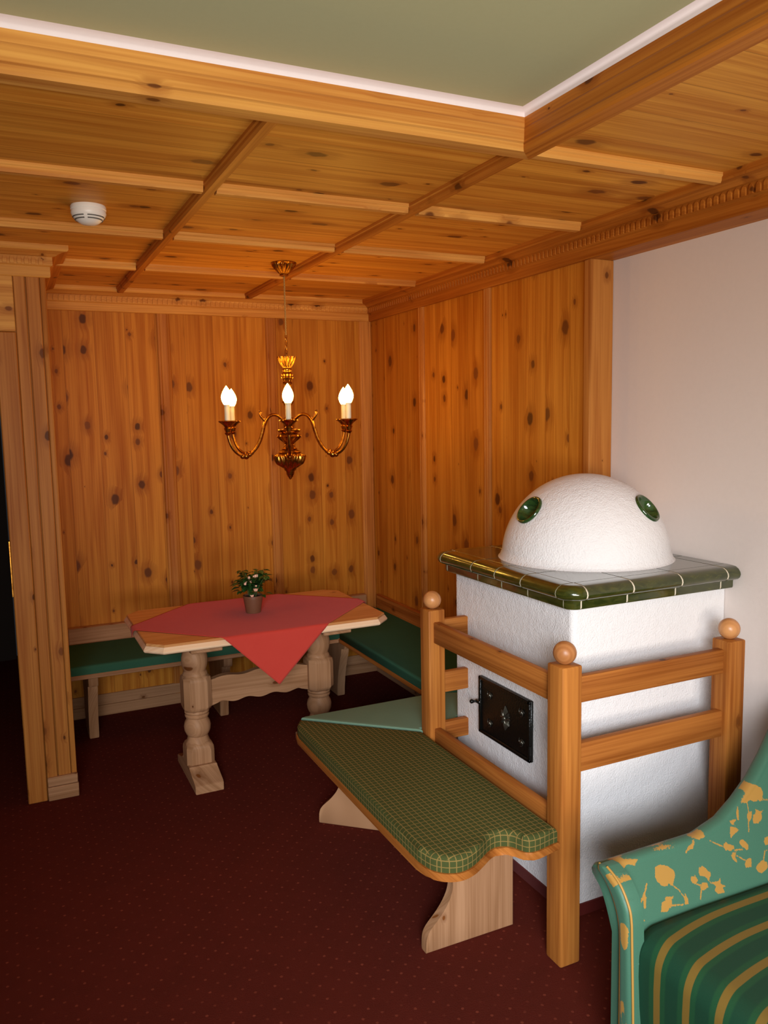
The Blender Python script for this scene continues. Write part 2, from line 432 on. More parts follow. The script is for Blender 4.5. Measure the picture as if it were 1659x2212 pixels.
# wall with the window behind the photographer
WX0, WX1, WZ0, WZ1 = -1.45, 1.15, .80, 2.34
mb = MB().box(XL - .1, WX0, YR - .12, YR, 0, ZC); mb.box(WX1, XP + .1, YR - .12, YR, 0, ZC)
mb.box(WX0, WX1, YR - .12, YR, 0, WZ0); mb.box(WX0, WX1, YR - .12, YR, WZ1, ZC)
struct(mb.build('wall_front', M['wallpl']), 'white plastered window wall of the room', 'wall')
mb = MB()
for x0, x1, z0, z1 in ((WX0, WX0 + .05, WZ0, WZ1), (WX1 - .05, WX1, WZ0, WZ1), (WX0, WX1, WZ0, WZ0 + .05), (WX0, WX1, WZ1 - .05, WZ1), ((WX0 + WX1) / 2 - .03, (WX0 + WX1) / 2 + .03, WZ0, WZ1)):
    mb.box(x0, x1, YR - .09, YR - .04, z0, z1, .004)
struct(mb.build('window_1', M['trimz']), 'pine framed window of the room', 'window')

# panelled partition with the dark doorway
PX, PY = .207, 3.745
mb = MB().box(.006, PX, PY, YB, 0, ZP); mb.box(-.95, .006, PY, PY + .1, 2.05, ZP); mb.box(XL, -.95, PY, PY + .1, 0, ZP)
struct(mb.build('wall_partition', M['trimz']), 'pine clad end of the partition beside the dark doorway', 'wall')
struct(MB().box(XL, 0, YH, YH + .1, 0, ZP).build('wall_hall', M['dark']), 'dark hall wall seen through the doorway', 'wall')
d = MB().box(.004, .084, PY - .020, PY, 0, 2.042, .004).build('door_1', M['trimz'], smooth=40)
struct(d, 'tall pine door jamb board at the left edge beside the dark opening', 'door frame')
MB().box(-.001, .0045, PY - .021, PY + .02, .93, 1.17, .001).build('strike_plate', M['brass'], d)
mb = MB().box(-1.0, .084, PY - .014, PY, 2.044, 2.285, .003)
struct(mb.build('trim_%d' % nt, M['trimx']), 'plain pine header board above the door jamb', 'door trim'); nt += 1
struct(MB().box(.0855, .130, PY - .014, PY, 0, 2.285, .003).build('trim_%d' % nt, M['trimz'], smooth=40), 'narrow pale pine strip right beside the door jamb board', 'wall trim'); nt += 1
struct(MB().box(.1335, .186, PY - .012, PY, 0, 2.285, .003).build('trim_%d' % nt, M['trimz'], smooth=40), 'second pine strip of the partition, right of a dark groove', 'wall trim'); nt += 1
mb = MB().box(.188, PX + .004, PY - .008, PY + .016, 0, 2.285, .005, 2)
struct(mb.build('trim_%d' % nt, M['trimz'], smooth=40), 'rounded pine corner moulding on the partition edge', 'wall trim'); nt += 1
mb = MB().box(.086, .214, PY - .030, PY, 0, .062, .003); mb.box(.087, .212, PY - .026, PY, .063, .105, .003)
struct(mb.build('baseboard_partition', M['palex'], smooth=40), 'pale two step skirting at the foot of the partition', 'baseboard')

# vertical cover strips
def vstrip(axis, a0, a1, surf, lab, mat='trimz', z0=.0):
    global nt
    pr = [(0, 0), (0, .006), (.006, .012), (.012, .013), (.016, .010), (.020, .013), (a1 - a0 - .020, .013), (a1 - a0 - .016, .010), (a1 - a0 - .012, .013), (a1 - a0 - .006, .012), (a1 - a0, .006), (a1 - a0, 0)]
    if axis == 'back': poly = [(a0 + u, surf - w) for u, w in pr]
    else: poly = [(surf - w, a0 + u) for u, w in pr]
    o = MB().prism(poly, 'z', z0, 2.275).build('trim_%d' % nt, M[mat])
    struct(o, lab, 'wall strip'); nt += 1
vstrip('back', .832, .905, YB, 'vertical pine cover strip on the back wall, left of the chandelier')
vstrip('back', 1.468, 1.533, YB, 'vertical pine cover strip on the back wall, directly behind the chandelier')
vstrip('back', 2.078, XW, YB, 'vertical pine strip on the back wall in the right corner')
vstrip('back', PX, .262, YB, 'vertical pine strip on the back wall beside the partition')
vstrip('right', 4.015, 4.075, XW, 'vertical pine cover strip on the right wall near the corner')
vstrip('right', 3.338, 3.395, XW, 'vertical pine cover strip on the right wall above the bench')
struct(MB().box(XW - .014, XP + .0, 2.600, 2.640, 0, 2.27, .004).build('trim_%d' % nt, M['trimz'], smooth=40), 'pine end strip where boards meet the white plaster wall', 'wall trim'); nt += 1

# crown mouldings with a carved band
CR = [(0, 2.268), (.020, 2.268), (.024, 2.272), (.024, 2.311), (.030, 2.314), (.034, 2.316), (.034, 2.350), (.046, 2.352), (.056, 2.358), (.070, 2.363), (.090, 2.366), (.095, 2.372), (.095, ZP + .005), (0, ZP + .005)]
def crown(name, p0, p1, out, mat, lab, m0=0.0, m1=0.0):
    p0, p1 = Vector(p0), Vector(p1); dr = (p1 - p0).normalized(); out = Vector(out)
    mb = MB(); r0 = []; r1 = []
    for d, z in CR:
        r0.append(tuple(p0 + out * d - dr * (m0 * d) + Vector((0, 0, z)))); r1.append(tuple(p1 + out * d + dr * (m1 * d) + Vector((0, 0, z))))
    mb.loft([r0, r1])
    L = (p1 - p0).length; k = int(L / .027)
    for i in range(k):                                  # little arched teeth
        c = p0 + dr * (.016 + i * L / k)
        pts = [(-.009, 2.3175), (.009, 2.3175), (.009, 2.338), (.006, 2.345), (0, 2.3485), (-.006, 2.345), (-.009, 2.338)]
        a = [tuple(c + dr * u + out * .0335 + Vector((0, 0, z))) for u, z in pts]; b = [tuple(c + dr * u * .85 + out * .038 + Vector((0, 0, z))) for u, z in pts]
        mb.loft([a, b])
    return struct(mb.build(name, M[mat]), lab, 'crown moulding')
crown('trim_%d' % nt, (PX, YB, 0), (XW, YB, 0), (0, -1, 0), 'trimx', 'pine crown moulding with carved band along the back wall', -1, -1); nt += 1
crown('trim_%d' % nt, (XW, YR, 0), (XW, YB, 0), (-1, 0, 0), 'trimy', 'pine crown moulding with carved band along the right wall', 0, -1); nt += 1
mb = MB().box(XW, XP, YR, 2.60, 2.268, ZP)
struct(mb.build('trim_%d' % nt, M['trimy']), 'pine board closing the crown above the white plaster wall', 'wall trim'); nt += 1
crown('trim_%d' % nt, (XL, PY, 0), (PX, PY, 0), (0, -1, 0), 'trimx', 'pine crown moulding on top of the partition front', 0, 1); nt += 1
crown('trim_%d' % nt, (PX, PY, 0), (PX, YB, 0), (1, 0, 0), 'trimy', 'pine crown moulding along the side of the partition', 1, -1); nt += 1
mb = MB().box(PX, XW, YB - .018, YB, 0, .062, .003); mb.box(PX, XW, YB - .014, YB, .062, .124, .003)
struct(mb.build('baseboard_back', M['palex']), 'pale pine skirting at the foot of the back wall under the bench', 'baseboard')
struct(MB().box(XW - .014, XW, 2.83, YB - .02, 0, .12, .003).build('baseboard_right', M['paley']), 'pine skirting at the foot of the right wall under the bench', 'baseboard')

# ------------------------------------------------------------------ smoke detector
sd = thing('smoke_detector', 'round white smoke detector on the pine ceiling at left', 'smoke detector', (.318, 2.985, ZP))
sx, sy = .318, 2.985
MB().lathe([(.0, ZP), (.056, ZP), (.058, ZP - .004), (.058, ZP - .014), (.054, ZP - .017), (0, ZP - .017)], sx, sy, 48).build('base', M['white'], sd, 35)
MB().lathe([(0, ZP - .016), (.056, ZP - .016), (.0575, ZP - .026), (.054, ZP - .034), (.047, ZP - .043), (.040, ZP - .050), (.032, ZP - .056), (.022, ZP - .061), (0, ZP - .063)], sx, sy, 48).build('cover', M['white'], sd, 35)
mb = MB()
for r, z in ((.0505, -.0385), (.0440, -.0468)):
    for k in range(4):
        a0 = -PI / 2 - .3 + k * PI / 2 + .12; a1 = a0 + PI / 2 - .24
        mb.tube([(sx + r * math.cos(a0 + (a1 - a0) * i / 10), sy + r * math.sin(a0 + (a1 - a0) * i / 10), ZP + z) for i in range(11)], .0022, 6)
mb.build('vent_slots', M['slot'], sd)

# ------------------------------------------------------------------ chandelier
HX, HY = 1.248, 3.70
ch = thing('chandelier', 'gilt brass candle chandelier with lit bulbs hanging above the table', 'chandelier', (HX, HY, ZP))
S = .000568
zz = lambda y: 1.824 - (y - 1205) * S
can = [(0, ZP), (.058, ZP), (.060, ZP - .004), (.056, ZP - .008)]
can += [(.054 - .036 * t ** 1.25, ZP - .010 - .044 * t, .07, 18) for t in [k / 8 for k in range(9)]] + [(.021, ZP - .056), (.021, ZP - .060), (.012, ZP - .063), (0, ZP - .063)]
MB().lathe(can, HX, HY, 96).build('canopy', M['brass'], ch, 50)
mb = MB()
for ph in (0, PI):
    mb.tube([(HX + .0022 * math.cos(ph + k * .9), HY + .0022 * math.sin(ph + k * .9), ZP - .055 - k * (ZP - .055 - zz(790)) / 80) for k in range(81)], .0024, 6)
mb.build('cord', M['cord'], ch, 60)
mb = MB(); k = 0; zc = zz(800)
while zc > zz(965):
    T = Matrix.Rotation(k * PI / 2, 4, 'Z') @ Matrix.Rotation(PI / 2, 4, 'X') @ Matrix.Diagonal((.7, 1.35, 1, 1))
    mb.torus((HX, HY, zc), .0085, .0016, T, 16, 6); zc -= .0185; k += 1
mb.build('chain', M['brass'], ch, 60)
body = [(0, 985), (60, 985), (78, 972, .05, 12), (74, 988, .10, 12), (60, 1015, .10, 12), (46, 1040, .08, 12), (36, 1058), (34, 1065), (40, 1072), (42, 1078), (36, 1088), (34, 1098), (44, 1108), (52, 1116), (50, 1124), (48, 1132), (54, 1140), (52, 1148), (40, 1160, .08, 8), (33, 1175, .08, 8), (42, 1188), (42, 1194), (28, 1202), (25, 1300), (34, 1330), (50, 1345, .1, 8), (36, 1362, .1, 8), (30, 1380), (18, 1420), (15, 1465), (50, 1482), (55, 1492), (48, 1510), (44, 1555), (42, 1568), (98, 1574), (101, 1580), (92, 1594), (68, 1608), (92, 1618, .06, 10), (102, 1632, .08, 10), (85, 1655, .06, 10), (60, 1677), (44, 1690), (40, 1697), (47, 1705), (40, 1713), (52, 1722), (68, 1735), (62, 1743), (84, 1753), (98, 1765), (92, 1773), (124, 1788, .03, 18), (131, 1800, .07, 18), (120, 1838, .08, 18), (105, 1866, .08, 18), (72, 1890, .05, 18), (62, 1898), (52, 1906), (50, 1916), (36, 1928), (33, 1952), (24, 1966), (29, 1971), (15, 1979), (14, 1986), (8, 1994), (0, 1998)]
MB().lathe([(p[0] * S, zz(p[1])) + tuple(p[2:]) for p in body], HX, HY, 144).build('body', M['brass'], ch, 50)
path = [(48, 1506), (70, 1475), (98, 1455), (128, 1450), (160, 1462), (188, 1496), (206, 1540), (222, 1600), (243, 1662), (276, 1722), (312, 1762), (356, 1783), (402, 1770), (440, 1735), (465, 1690), (480, 1640), (486, 1600)]
SR = S / .866
def smooth_path(p, n=5):
    out = []
    for i in range(len(p) - 1):
        p0, p1, p2, p3 = p[max(i - 1, 0)], p[i], p[i + 1], p[min(i + 2, len(p) - 1)]
        for k in range(n):
            t = k / n
            out.append(tuple(.5 * (2 * b + (c - a) * t + (2 * a - 5 * b + 4 * c - d) * t * t + (3 * b - a - 3 * c + d) * t ** 3) for a, b, c, d in zip(p0, p1, p2, p3)))
    return out + [p[-1]]
# one arm along +x, then rotated copies about the axis
sp = [(HX + a * SR, HY, zz(b)) for a, b in smooth_path(path)]
arm = MB().tube(sp, .0072, 10)
arm.sphere((HX + 352 * SR, HY, zz(1782)), .0155, 16, 12); arm.sphere((HX + 324 * SR, HY, zz(1770)), .0115, 12, 8); arm.sphere((HX + 380 * SR, HY, zz(1784)), .0125, 12, 8)
arm.tube([(HX + a * SR, HY, zz(b)) for a, b in smooth_path([(196, 1500), (212, 1480), (226, 1462), (232, 1445), (228, 1428), (238, 1416)], 4)], [.0068 - .0002 * k for k in range(21)], 8)
arm.tube([(HX + a * SR, HY, zz(b)) for a, b in smooth_path([(204, 1530), (214, 1545), (216, 1562)], 4)], .003, 8)
base0 = Vector((HX, HY, ZP))
ao = arm.build('arm', M['brass'], ch, 60)
RX = HX + 486 * SR
cup = [(0, 1616), (10, 1614), (22, 1602), (27, 1593), (20, 1585), (25, 1572), (31, 1556), (24, 1546), (36, 1530), (60, 1510, .03, 12), (70, 1501, .06, 12), (66, 1494, .06, 12), (40, 1500), (0, 1503)]
co = MB().lathe([(p[0] * S, zz(p[1])) + tuple(p[2:]) for p in cup], RX, HY, 48).build('drip_cup', M['brass'], ao, 50)
so = MB().lathe([(0, zz(1502)), (.0125, zz(1502)), (.0122, zz(1372)), (.0145, zz(1371)), (.0145, zz(1366)), (0, zz(1366))], RX, HY, 24).build('candle_sleeve', M['candle'], ao, 40)
bl = []
for k in range(17):
    t = k / 16
    bl.append((.0250 * (math.sin(PI * (.16 + .84 * t)) ** .85) * (1.0 if t < .35 else (1 - .35 * (t - .35))), zz(1366) + t * .086))
bl = [(.0, bl[0][1])] + bl[:-1] + [(0, bl[-1][1])]
bo = MB().lathe(bl, RX, HY, 24).build('bulb', bulb(), ao, 60)
A0 = math.atan2(-HY, -HX) + math.radians(0)
ao.rotation_euler = (0, 0, A0)
for k in range(1, 6):
    c = ao.copy(); C.objects.link(c); c.parent = ch; c.rotation_euler = (0, 0, A0 + k * PI / 3)
    for s_ in (co, so, bo):
        q = s_.copy(); C.objects.link(q); q.parent = c
# sub-parts hang in the arm's own frame

# ------------------------------------------------------------------ dining table
TT = .742
tb = thing('dining_table', 'pine trestle table with chamfered corners and turned legs under the chandelier', 'table', (1.04, 3.68, 0))
def octo(d):
    x0, x1, y0, y1, c = .478 + d, 1.602 - d, 3.318 + d, 4.045 - d, .068 - d * .4
    return [(x0 + c, y0), (x1 - c, y0), (x1, y0 + c), (x1, y1 - c), (x1 - c, y1), (x0 + c, y1), (x0, y1 - c), (x0, y0 + c)]
mb = MB()
mb.loft([[(x, y, z) for x, y in octo(d)] for d, z in ((.030, TT - .030), (.012, TT - .0095), (.012, TT - .003), (.015, TT))])
mb.build('tabletop', M['tablex'], tb, 20)
mb = MB(); mb.loft([[(x, y, z) for x, y in octo(d)] for d, z in ((.016, TT - .042), (.004, TT - .037), (.0, TT - .031), (.0, TT - .026), (.004, TT - .020), (.009, TT - .012), (.0105, TT - .0102), (.03, TT - .0102), (.03, TT - .042))])
mb.build('edge_moulding', M['edge'], tb, 25)
def table_leg(cx):
    cy = 3.68; m_ = MB()
    m_.lathe([(0, .672), (.050, .672), (.050, .606), (.053, .600), (.056, .592), (.060, .575), (.061, .556), (.058, .535), (.052, .518), (.050, .510), (.054, .505), (.058, .496), (.056, .486), (.05, .48), (0, .48)], cx, cy, 40)
    def sq(h, c, z): return [(cx + a * h + (0 if i else 0), cy + b * h, z) for i, (a, b) in enumerate(((-1 + c, -1), (1 - c, -1), (1, -1 + c), (1, 1 - c), (1 - c, 1), (-1 + c, 1), (-1, 1 - c), (-1, -1 + c)))]
    m_.loft([sq(.050, .55, .497), sq(.062, .42, .484), sq(.064, .36, .465), sq(.064, .36, .345), sq(.060, .45, .330), sq(.052, .55, .322)])
    m_.lathe([(0, .328), (.050, .328), (.056, .322), (.057, .314), (.052, .306), (.056, .300), (.054, .292), (.047, .287), (.050, .280), (.058, .265), (.062, .247), (.060, .226), (.052, .207), (.046, .200), (.048, .190), (.053, .175), (.056, .168), (0, .168)], cx, cy, 40)
    m_.loft([sq(.046, .5, .176), sq(.056, .42, .168), sq(.063, .34, .150), sq(.064, .30, .135), sq(.064, .30, .075)])
    return m_
for cx, nm in ((.745, 0), (1.355, 1)):
    table_leg(cx).build('leg', M['palez'], tb, 38)
    fo = MB().prism([(3.476, 0), (3.476, .036), (3.484, .042), (3.594, .066), (3.600, .078), (3.760, .078), (3.766, .066), (3.876, .042), (3.884, .036), (3.884, 0)], 'x', cx - .062, cx + .066, .003)
    fo.build('foot', M['paley'], tb, 40)
    MB().box(cx - .070, cx + .070, 3.405, 3.960, .664, .7005, .004).build('bearer', M['paley'], tb, 40)
up = []; lo = []
for i in range(61):
    t = i / 60; x = .795 + t * .515
    w = .006 * math.cos(6 * PI * (t - .5)) + .004 * math.cos(2 * PI * (t - .5))
    up.append((x, .466 + w)); lo.append((x, .343 - .006 * math.cos(8 * PI * (t - .5)) + (.0 if .1 < t < .9 else -.006)))
MB().prism(up + lo[::-1], 'y', 3.662, 3.698, .002).build('stretcher', M['palex'], tb)

# red cloth laid as a diamond
CXc, CYc, HD_ = 1.036, 3.680, .600
def cloth_pt(x, y):
    z = TT + .0022 + .0005 * math.sin(x * 23 + y * 11)
    def fold(d):                               # d: length past the edge -> (run out, drop)
        r = .010
        if d <= 0: return d, 0
        if d < r * PI / 2: a = d / r; return r * math.sin(a), r * (1 - math.cos(a))
        return r, r + (d - r * PI / 2)
    ye = 3.318 + .008; xe = .478 + .008; yb = 4.045 - .008; xr = 1.602 - .008
    if y < ye:
        o, dr = fold(ye - y); z -= dr
        sway = .010 * math.sin((x - CXc) * 9) * min(1, dr / .2)
        y = ye - o - .003 - max(0, dr - .01) * .03 + sway * .5
    elif y > yb:
        o, dr = fold(y - yb); y = yb + o + .003; z -= dr
    if x < xe:
        o, dr = fold(xe - x); x = xe - o - .003; z -= dr
    elif x > xr:
        o, dr = fold(x - xr); x = xr + o + .003; z -= dr
    return (x, y, z)
N = 90; mb = MB(); vs = []
for i in range(N + 1):
    for j in range(N + 1):
        s_ = -1 + 2 * i / N; t_ = -1 + 2 * j / N
        vs.append(cloth_pt(CXc + HD_ * (s_ + t_) / 2 * 1.0, CYc + HD_ * (t_ - s_) / 2))
mb.add(vs, [(i * (N + 1) + j, (i + 1) * (N + 1) + j, (i + 1) * (N + 1) + j + 1, i * (N + 1) + j + 1) for i in range(N) for j in range(N)])
cl = mb.build('tablecloth', M['cloth'], smooth=80, origin=(CXc, CYc, TT))
md = cl.modifiers.new('thickness', 'SOLIDIFY'); md.thickness = .0014; md.offset = 1
tag(cl, 'red square tablecloth laid as a diamond with one corner hanging over the table front', 'tablecloth')

# potted miniature rose
QX, QY, QZ = 1.040, 3.697, TT + .0042
pr_ = thing('potted_rose', 'small rose plant with pale blossoms in a brown pot on the red tablecloth', 'potted plant', (QX, QY, QZ))
MB().lathe([(0, QZ), (.034, QZ), (.036, QZ + .004), (.046, QZ + .070), (.0475, QZ + .071), (.048, QZ + .084), (.0455, QZ + .084), (.044, QZ + .070), (0, QZ + .070)], QX, QY, 36).build('pot', M['pot'], pr_, 40)
MB().lathe([(0, QZ + .0705), (.0438, QZ + .0705), (.043, QZ + .076), (0, QZ + .079)], QX, QY, 24).build('soil', M['soil'], pr_, 60)
rnd = random.Random(11)
stems = MB(); tips = []
for k in range(15):
    a = 2 * PI * k / 15 + rnd.uniform(-.2, .2); R_ = rnd.uniform(.02, .085); H_ = QZ + .11 + rnd.uniform(.045, .115) * (1 - R_ * 3.5)
    p0 = (QX + .015 * math.cos(a), QY + .015 * math.sin(a), QZ + .075); p3 = (QX + R_ * math.cos(a), QY + R_ * math.sin(a), H_)
    pts = [tuple(p0[i] * (1 - t) + p3[i] * t + (.012 * math.sin(PI * t) if i == 2 else 0) for i in range(3)) for t in [q / 6 for q in range(7)]]
    stems.tube(pts, [.0016] * 7, 6); tips.append(pts)
stems.build('stem', M['stem'], pr_, 60)
def leaf_mesh(mb, p, d, up, L):
    d = Vector(d).normalized(); sd_ = d.cross(Vector(up)).normalized(); n_ = sd_.cross(d).normalized(); p = Vector(p)
    rows = []
    for t, w in ((0, .05), (.2, .30), (.45, .42), (.7, .32), (.9, .13), (1, .01)):
        c = p + d * (L * t) - n_ * (L * .25 * t * t)
        rows.append([c - sd_ * w * L + n_ * w * L * .35, c, c + sd_ * w * L + n_ * w * L * .35])
    mb.loft(rows, closed=False, caps=False)
lv = MB()
for pts in tips:
    for q in range(2, 7):
        for _ in range(4):
            a = rnd.uniform(0, 2 * PI); c = Vector(pts[q]); e = rnd.uniform(-.35, .5)
            o = c + Vector((math.cos(a), math.sin(a), 0)) * .004
            leaf_mesh(lv, o, (math.cos(a), math.sin(a), e), (0, 0, 1), rnd.uniform(.022, .036))
for a, z, L in ((2.9, .150, .046), (3.15, .135, .042), (2.7, .115, .04), (3.3, .155, .04), (3.05, .150, .035), (.1, .165, .04), (-.1, .160, .036), (3.6, .12, .036), (-.4, .10, .034), (-1.2, .10, .034), (-1.9, .12, .034)):
    leaf_mesh(lv, (QX + .062 * math.cos(a), QY + .062 * math.sin(a), QZ + z - .01), (math.cos(a), math.sin(a), .05), (0, 0, 1), L)
lv.build('leaves', M['leaf'], pr_, 60)
cam_dir = Vector((-QX, -QY, .9)).normalized()
sdv = Vector((math.cos(-math.atan2(QX, QY)), math.sin(-math.atan2(QX, QY)), 0))
def rose(du, dz, dd, r, bud=False):
    r = r * 1.18; c = Vector((QX, QY, QZ)) + sdv * du + Vector((0, 0, dz)) + Vector((-.27, -.96, 0)) * dd
    mb = MB(); rr = random.Random(int(du * 1e5 + dz * 1e4))
    for ring, (n_, R1, tilt, sz) in enumerate(((3, .15, .25, .55), (4, .35, .5, .75), (5, .55, .9, 1.0)) if not bud else ((3, .15, .1, .8), (3, .3, .25, 1.0))):
        for k in range(n_):
            a = 2 * PI * k / n_ + ring * .6 + rr.uniform(-.2, .2)
            o = Vector((math.cos(a), math.sin(a), 0)); tn = Vector((-o.y, o.x, 0)); rows = []
            for t in (0, .35, .7, 1.0):
                c2 = c + o * r * (R1 * .4 + t * math.sin(tilt) * sz * .75) + Vector((0, 0, 1)) * r * (-.45 + t * math.cos(tilt * .8) * sz * 1.2)
                w = r * sz * .62 * math.sin(PI * (.15 + .72 * t))
                rows.append([c2 - tn * w - o * w * .45, c2, c2 + tn * w - o * w * .45])
            mb.loft(rows, closed=False, caps=False)
    o = mb.build('blossom', M['rose'], pr_, 70)
    s2 = o.modifiers.new('petal', 'SOLIDIFY'); s2.thickness = .0008
for a in ((-.034, .150, .06, .009, True), (-.045 + .03, .172, .03, .0095, True), (-.006, .160, .055, .0085, False), (.008, .176, .03, .009, True), (.015, .180, .035, .010, True), (.022, .178, .02, .010, True), (.014, .124, .082, .0125, False), (-.004, .096, .078, .0105, False), (-.030, .156, .045, .007, True), (.016, .140, .07, .006, True)):
    rose(*a)

# ------------------------------------------------------------------ benches
ZS0, ZS1, ZS2 = .378, .401, .447
def cushion(mb, poly, z0=ZS1, z1=ZS2, r=.018, inset=.0):
    """pad with rounded upper rim from a plan polygon"""
    b = bmesh.new()
    a = [b.verts.new((x, y, z0)) for x, y in poly]; f = b.faces.new(a)
    e = bmesh.ops.extrude_face_region(b, geom=[f])
    top = [g for g in e['geom'] if isinstance(g, bmesh.types.BMVert)]
    for v in top: v.co.z = z1
    tf = [g for g in e['geom'] if isinstance(g, bmesh.types.BMFace)][0]
    bmesh.ops.bevel(b, geom=list(tf.edges), offset=r, segments=5, affect='EDGES', profile=.5, clamp_overlap=True)
    bmesh.ops.triangulate(b, faces=[q for q in b.faces if len(q.verts) > 4])
    mb.bm(b); b.free(); return mb
def rounded_rect(x0, x1, y0, y1, r=.012):
    out = []
    for cx, cy, a0 in ((x1 - r, y0 + r, -PI / 2), (x1 - r, y1 - r, 0), (x0 + r, y1 - r, PI / 2), (x0 + r, y0 + r, PI)):
        for k in range(4): out.append((cx + r * math.cos(a0 + PI / 2 * k / 3), cy + r * math.sin(a0 + PI / 2 * k / 3)))
    return out
def spl(pts, n=6):
    return smooth_path(pts, n)
# bench in front of the stove
b1 = thing('stove_bench', 'pine bench with green and gold checked pad and curved end, beside the stove railing', 'bench', (1.2, 2.4, 0))
edge = [(1.388, 1.822), (1.330, 1.811), (1.296, 1.816), (1.280, 1.838), (1.268, 1.864), (1.240, 1.881), (1.208, 1.876), (1.158, 1.846), (1.116, 1.824), (1.072, 1.816), (1.030, 1.832), (1.000, 1.868), (.987, 1.925)]
plan = [(1.4135, 1.823)] + spl(edge, 4) + [(.985, 2.2), (.985, 2.6), (.985, 2.935), (.992, 2.975), (1.022, 3.030), (1.4135, 2.672)]
def shrink(pl, d):
    n_ = len(pl); out = []
    A = sum(pl[i][0] * pl[(i + 1) % n_][1] - pl[(i + 1) % n_][0] * pl[i][1] for i in range(n_)); sg = 1 if A > 0 else -1
    for i in range(n_):
        p, q, r_ = Vector(pl[i - 1]), Vector(pl[i]), Vector(pl[(i + 1) % n_])
        n1 = Vector((-(q - p).y, (q - p).x)).normalized() * sg; n2 = Vector((-(r_ - q).y, (r_ - q).x)).normalized() * sg
        m_ = (n1 + n2); m_ = m_ / max(m_.dot(n1), .6) if m_.length > 1e-6 else n1
        out.append((q.x + m_.x * d, q.y + m_.y * d))
    return out
MB().prism(plan, 'z', ZS0, ZS1, .003).build('seat_board', M['raily'], b1, 40)
cushion(MB(), shrink(plan, .006)).build('seat_pad', M['check'], b1, 50)
prof = spl([(1.089, 0), (1.091, .045), (1.104, .073), (1.143, .112), (1.172, .152), (1.185, .190), (1.183, .225), (1.168, .262), (1.140, .300), (1.118, .340), (1.112, .378)], 5)
MB().prism(prof + [(1.412, .378), (1.412, 0)], 'y', 2.062, 2.094, .003).build('leg', M['palez'], b1, 40)
# far support stands diagonally under the mitre
u_ = Vector((1.4135 - 1.0, 2.672 - 3.05)).normalized(); rings = []
pp = [(p[0] - 1.089, p[1]) for p in prof] + [(.36, .378), (.36, 0)]
o_ = Vector((1.096, 3.0)); nv = Vector((-u_.y, u_.x))
mb = MB()
mb.prism(pp, 'y', -.015, .015, .003)
mb.v = [(o_.x + u_.x * a - nv.x * b * -1, o_.y + u_.y * a + nv.y * b, c) for a, b, c in mb.v]
mb.build('leg', M['palez'], b1, 40)

# bench behind the railing, plain pad
b2 = thing('stove_side_bench', 'bench with plain sage green pad behind the railing, joined to the checked bench', 'bench', (1.7, 2.85, 0))
plan2 = [(1.026, 3.032), (1.052, 3.040), (1.684, 3.040), (1.684, 3.040), (2.158, 2.760), (1.606, 2.760), (1.60, 2.70), (1.4180, 2.702), (1.4180, 2.674)]
plan2 = [(1.028, 3.030), (1.052, 3.040), (1.680, 3.040), (2.158, 2.752), (1.610, 2.752), (1.585, 2.702), (1.4150, 2.702), (1.4150, 2.676)]
MB().prism(plan2, 'z', ZS0, ZS1, .003).build('seat_board', M['railx'], b2, 40)
cushion(MB(), shrink(plan2, .004)).build('seat_pad', M['teal'], b2, 50)
MB().box(1.60, 1.635, 2.78, 3.00, 0, ZS0, .003).build('leg', M['palez'], b2, 40)
# bench along the right wall
b3 = thing('corner_bench', 'dark bench with green pad along the right wall behind the railing post', 'bench', (1.92, 3.7, 0))
plan3 = [(1.684, 3.044), (1.684, 4.214), (2.144, 4.680), (2.144, 2.768)]
MB().prism(plan3, 'z', ZS0, ZS1, .003).build('seat_board', M['raily'], b3, 40)
cushion(MB(), shrink(plan3, .004)).build('seat_pad', M['green'], b3, 50)
MB().box(2.128, 2.158, 2.80, 4.66, ZS1, .532, .004).build('back_board', M['raily'], b3, 40)
MB().prism([(p[0] - 1.089 + 1.78, p[1]) for p in prof] + [(2.12, .378), (2.12, 0)], 'y', 3.40, 3.43, .003).build('leg', M['palez'], b3, 40)
# bench along the back wall
b4 = thing('dining_bench', 'pale pine bench with dimmed green pad along the back wall behind the table', 'bench', (1.1, 4.45, 0))
plan4 = [(.216, 4.214), (1.680, 4.214), (2.140, 4.684), (.216, 4.684)]
MB().prism(plan4, 'z', ZS0, ZS1, .003).build('seat_board', M['palex'], b4, 40)
cushion(MB(), shrink(plan4, .004)).build('seat_pad', M['green'], b4, 50)
MB().box(.264, 2.074, 4.688, 4.7335, ZS1 + .002, .532, .004).build('back_board', M['palex'], b4, 40)
lp = spl([(4.392, 0), (4.388, .06), (4.372, .14), (4.345, .22), (4.318, .28), (4.312, .312)], 4) + [(4.268, .318), (4.258, .330), (4.256, .378), (4.66, .378), (4.66, .30), (4.60, .20), (4.60, 0)]
for xx in (.345, 1.045, 1.760):
    MB().prism(lp, 'x', xx - .024, xx + .024, .003).build('leg', M['palez'], b4, 40)

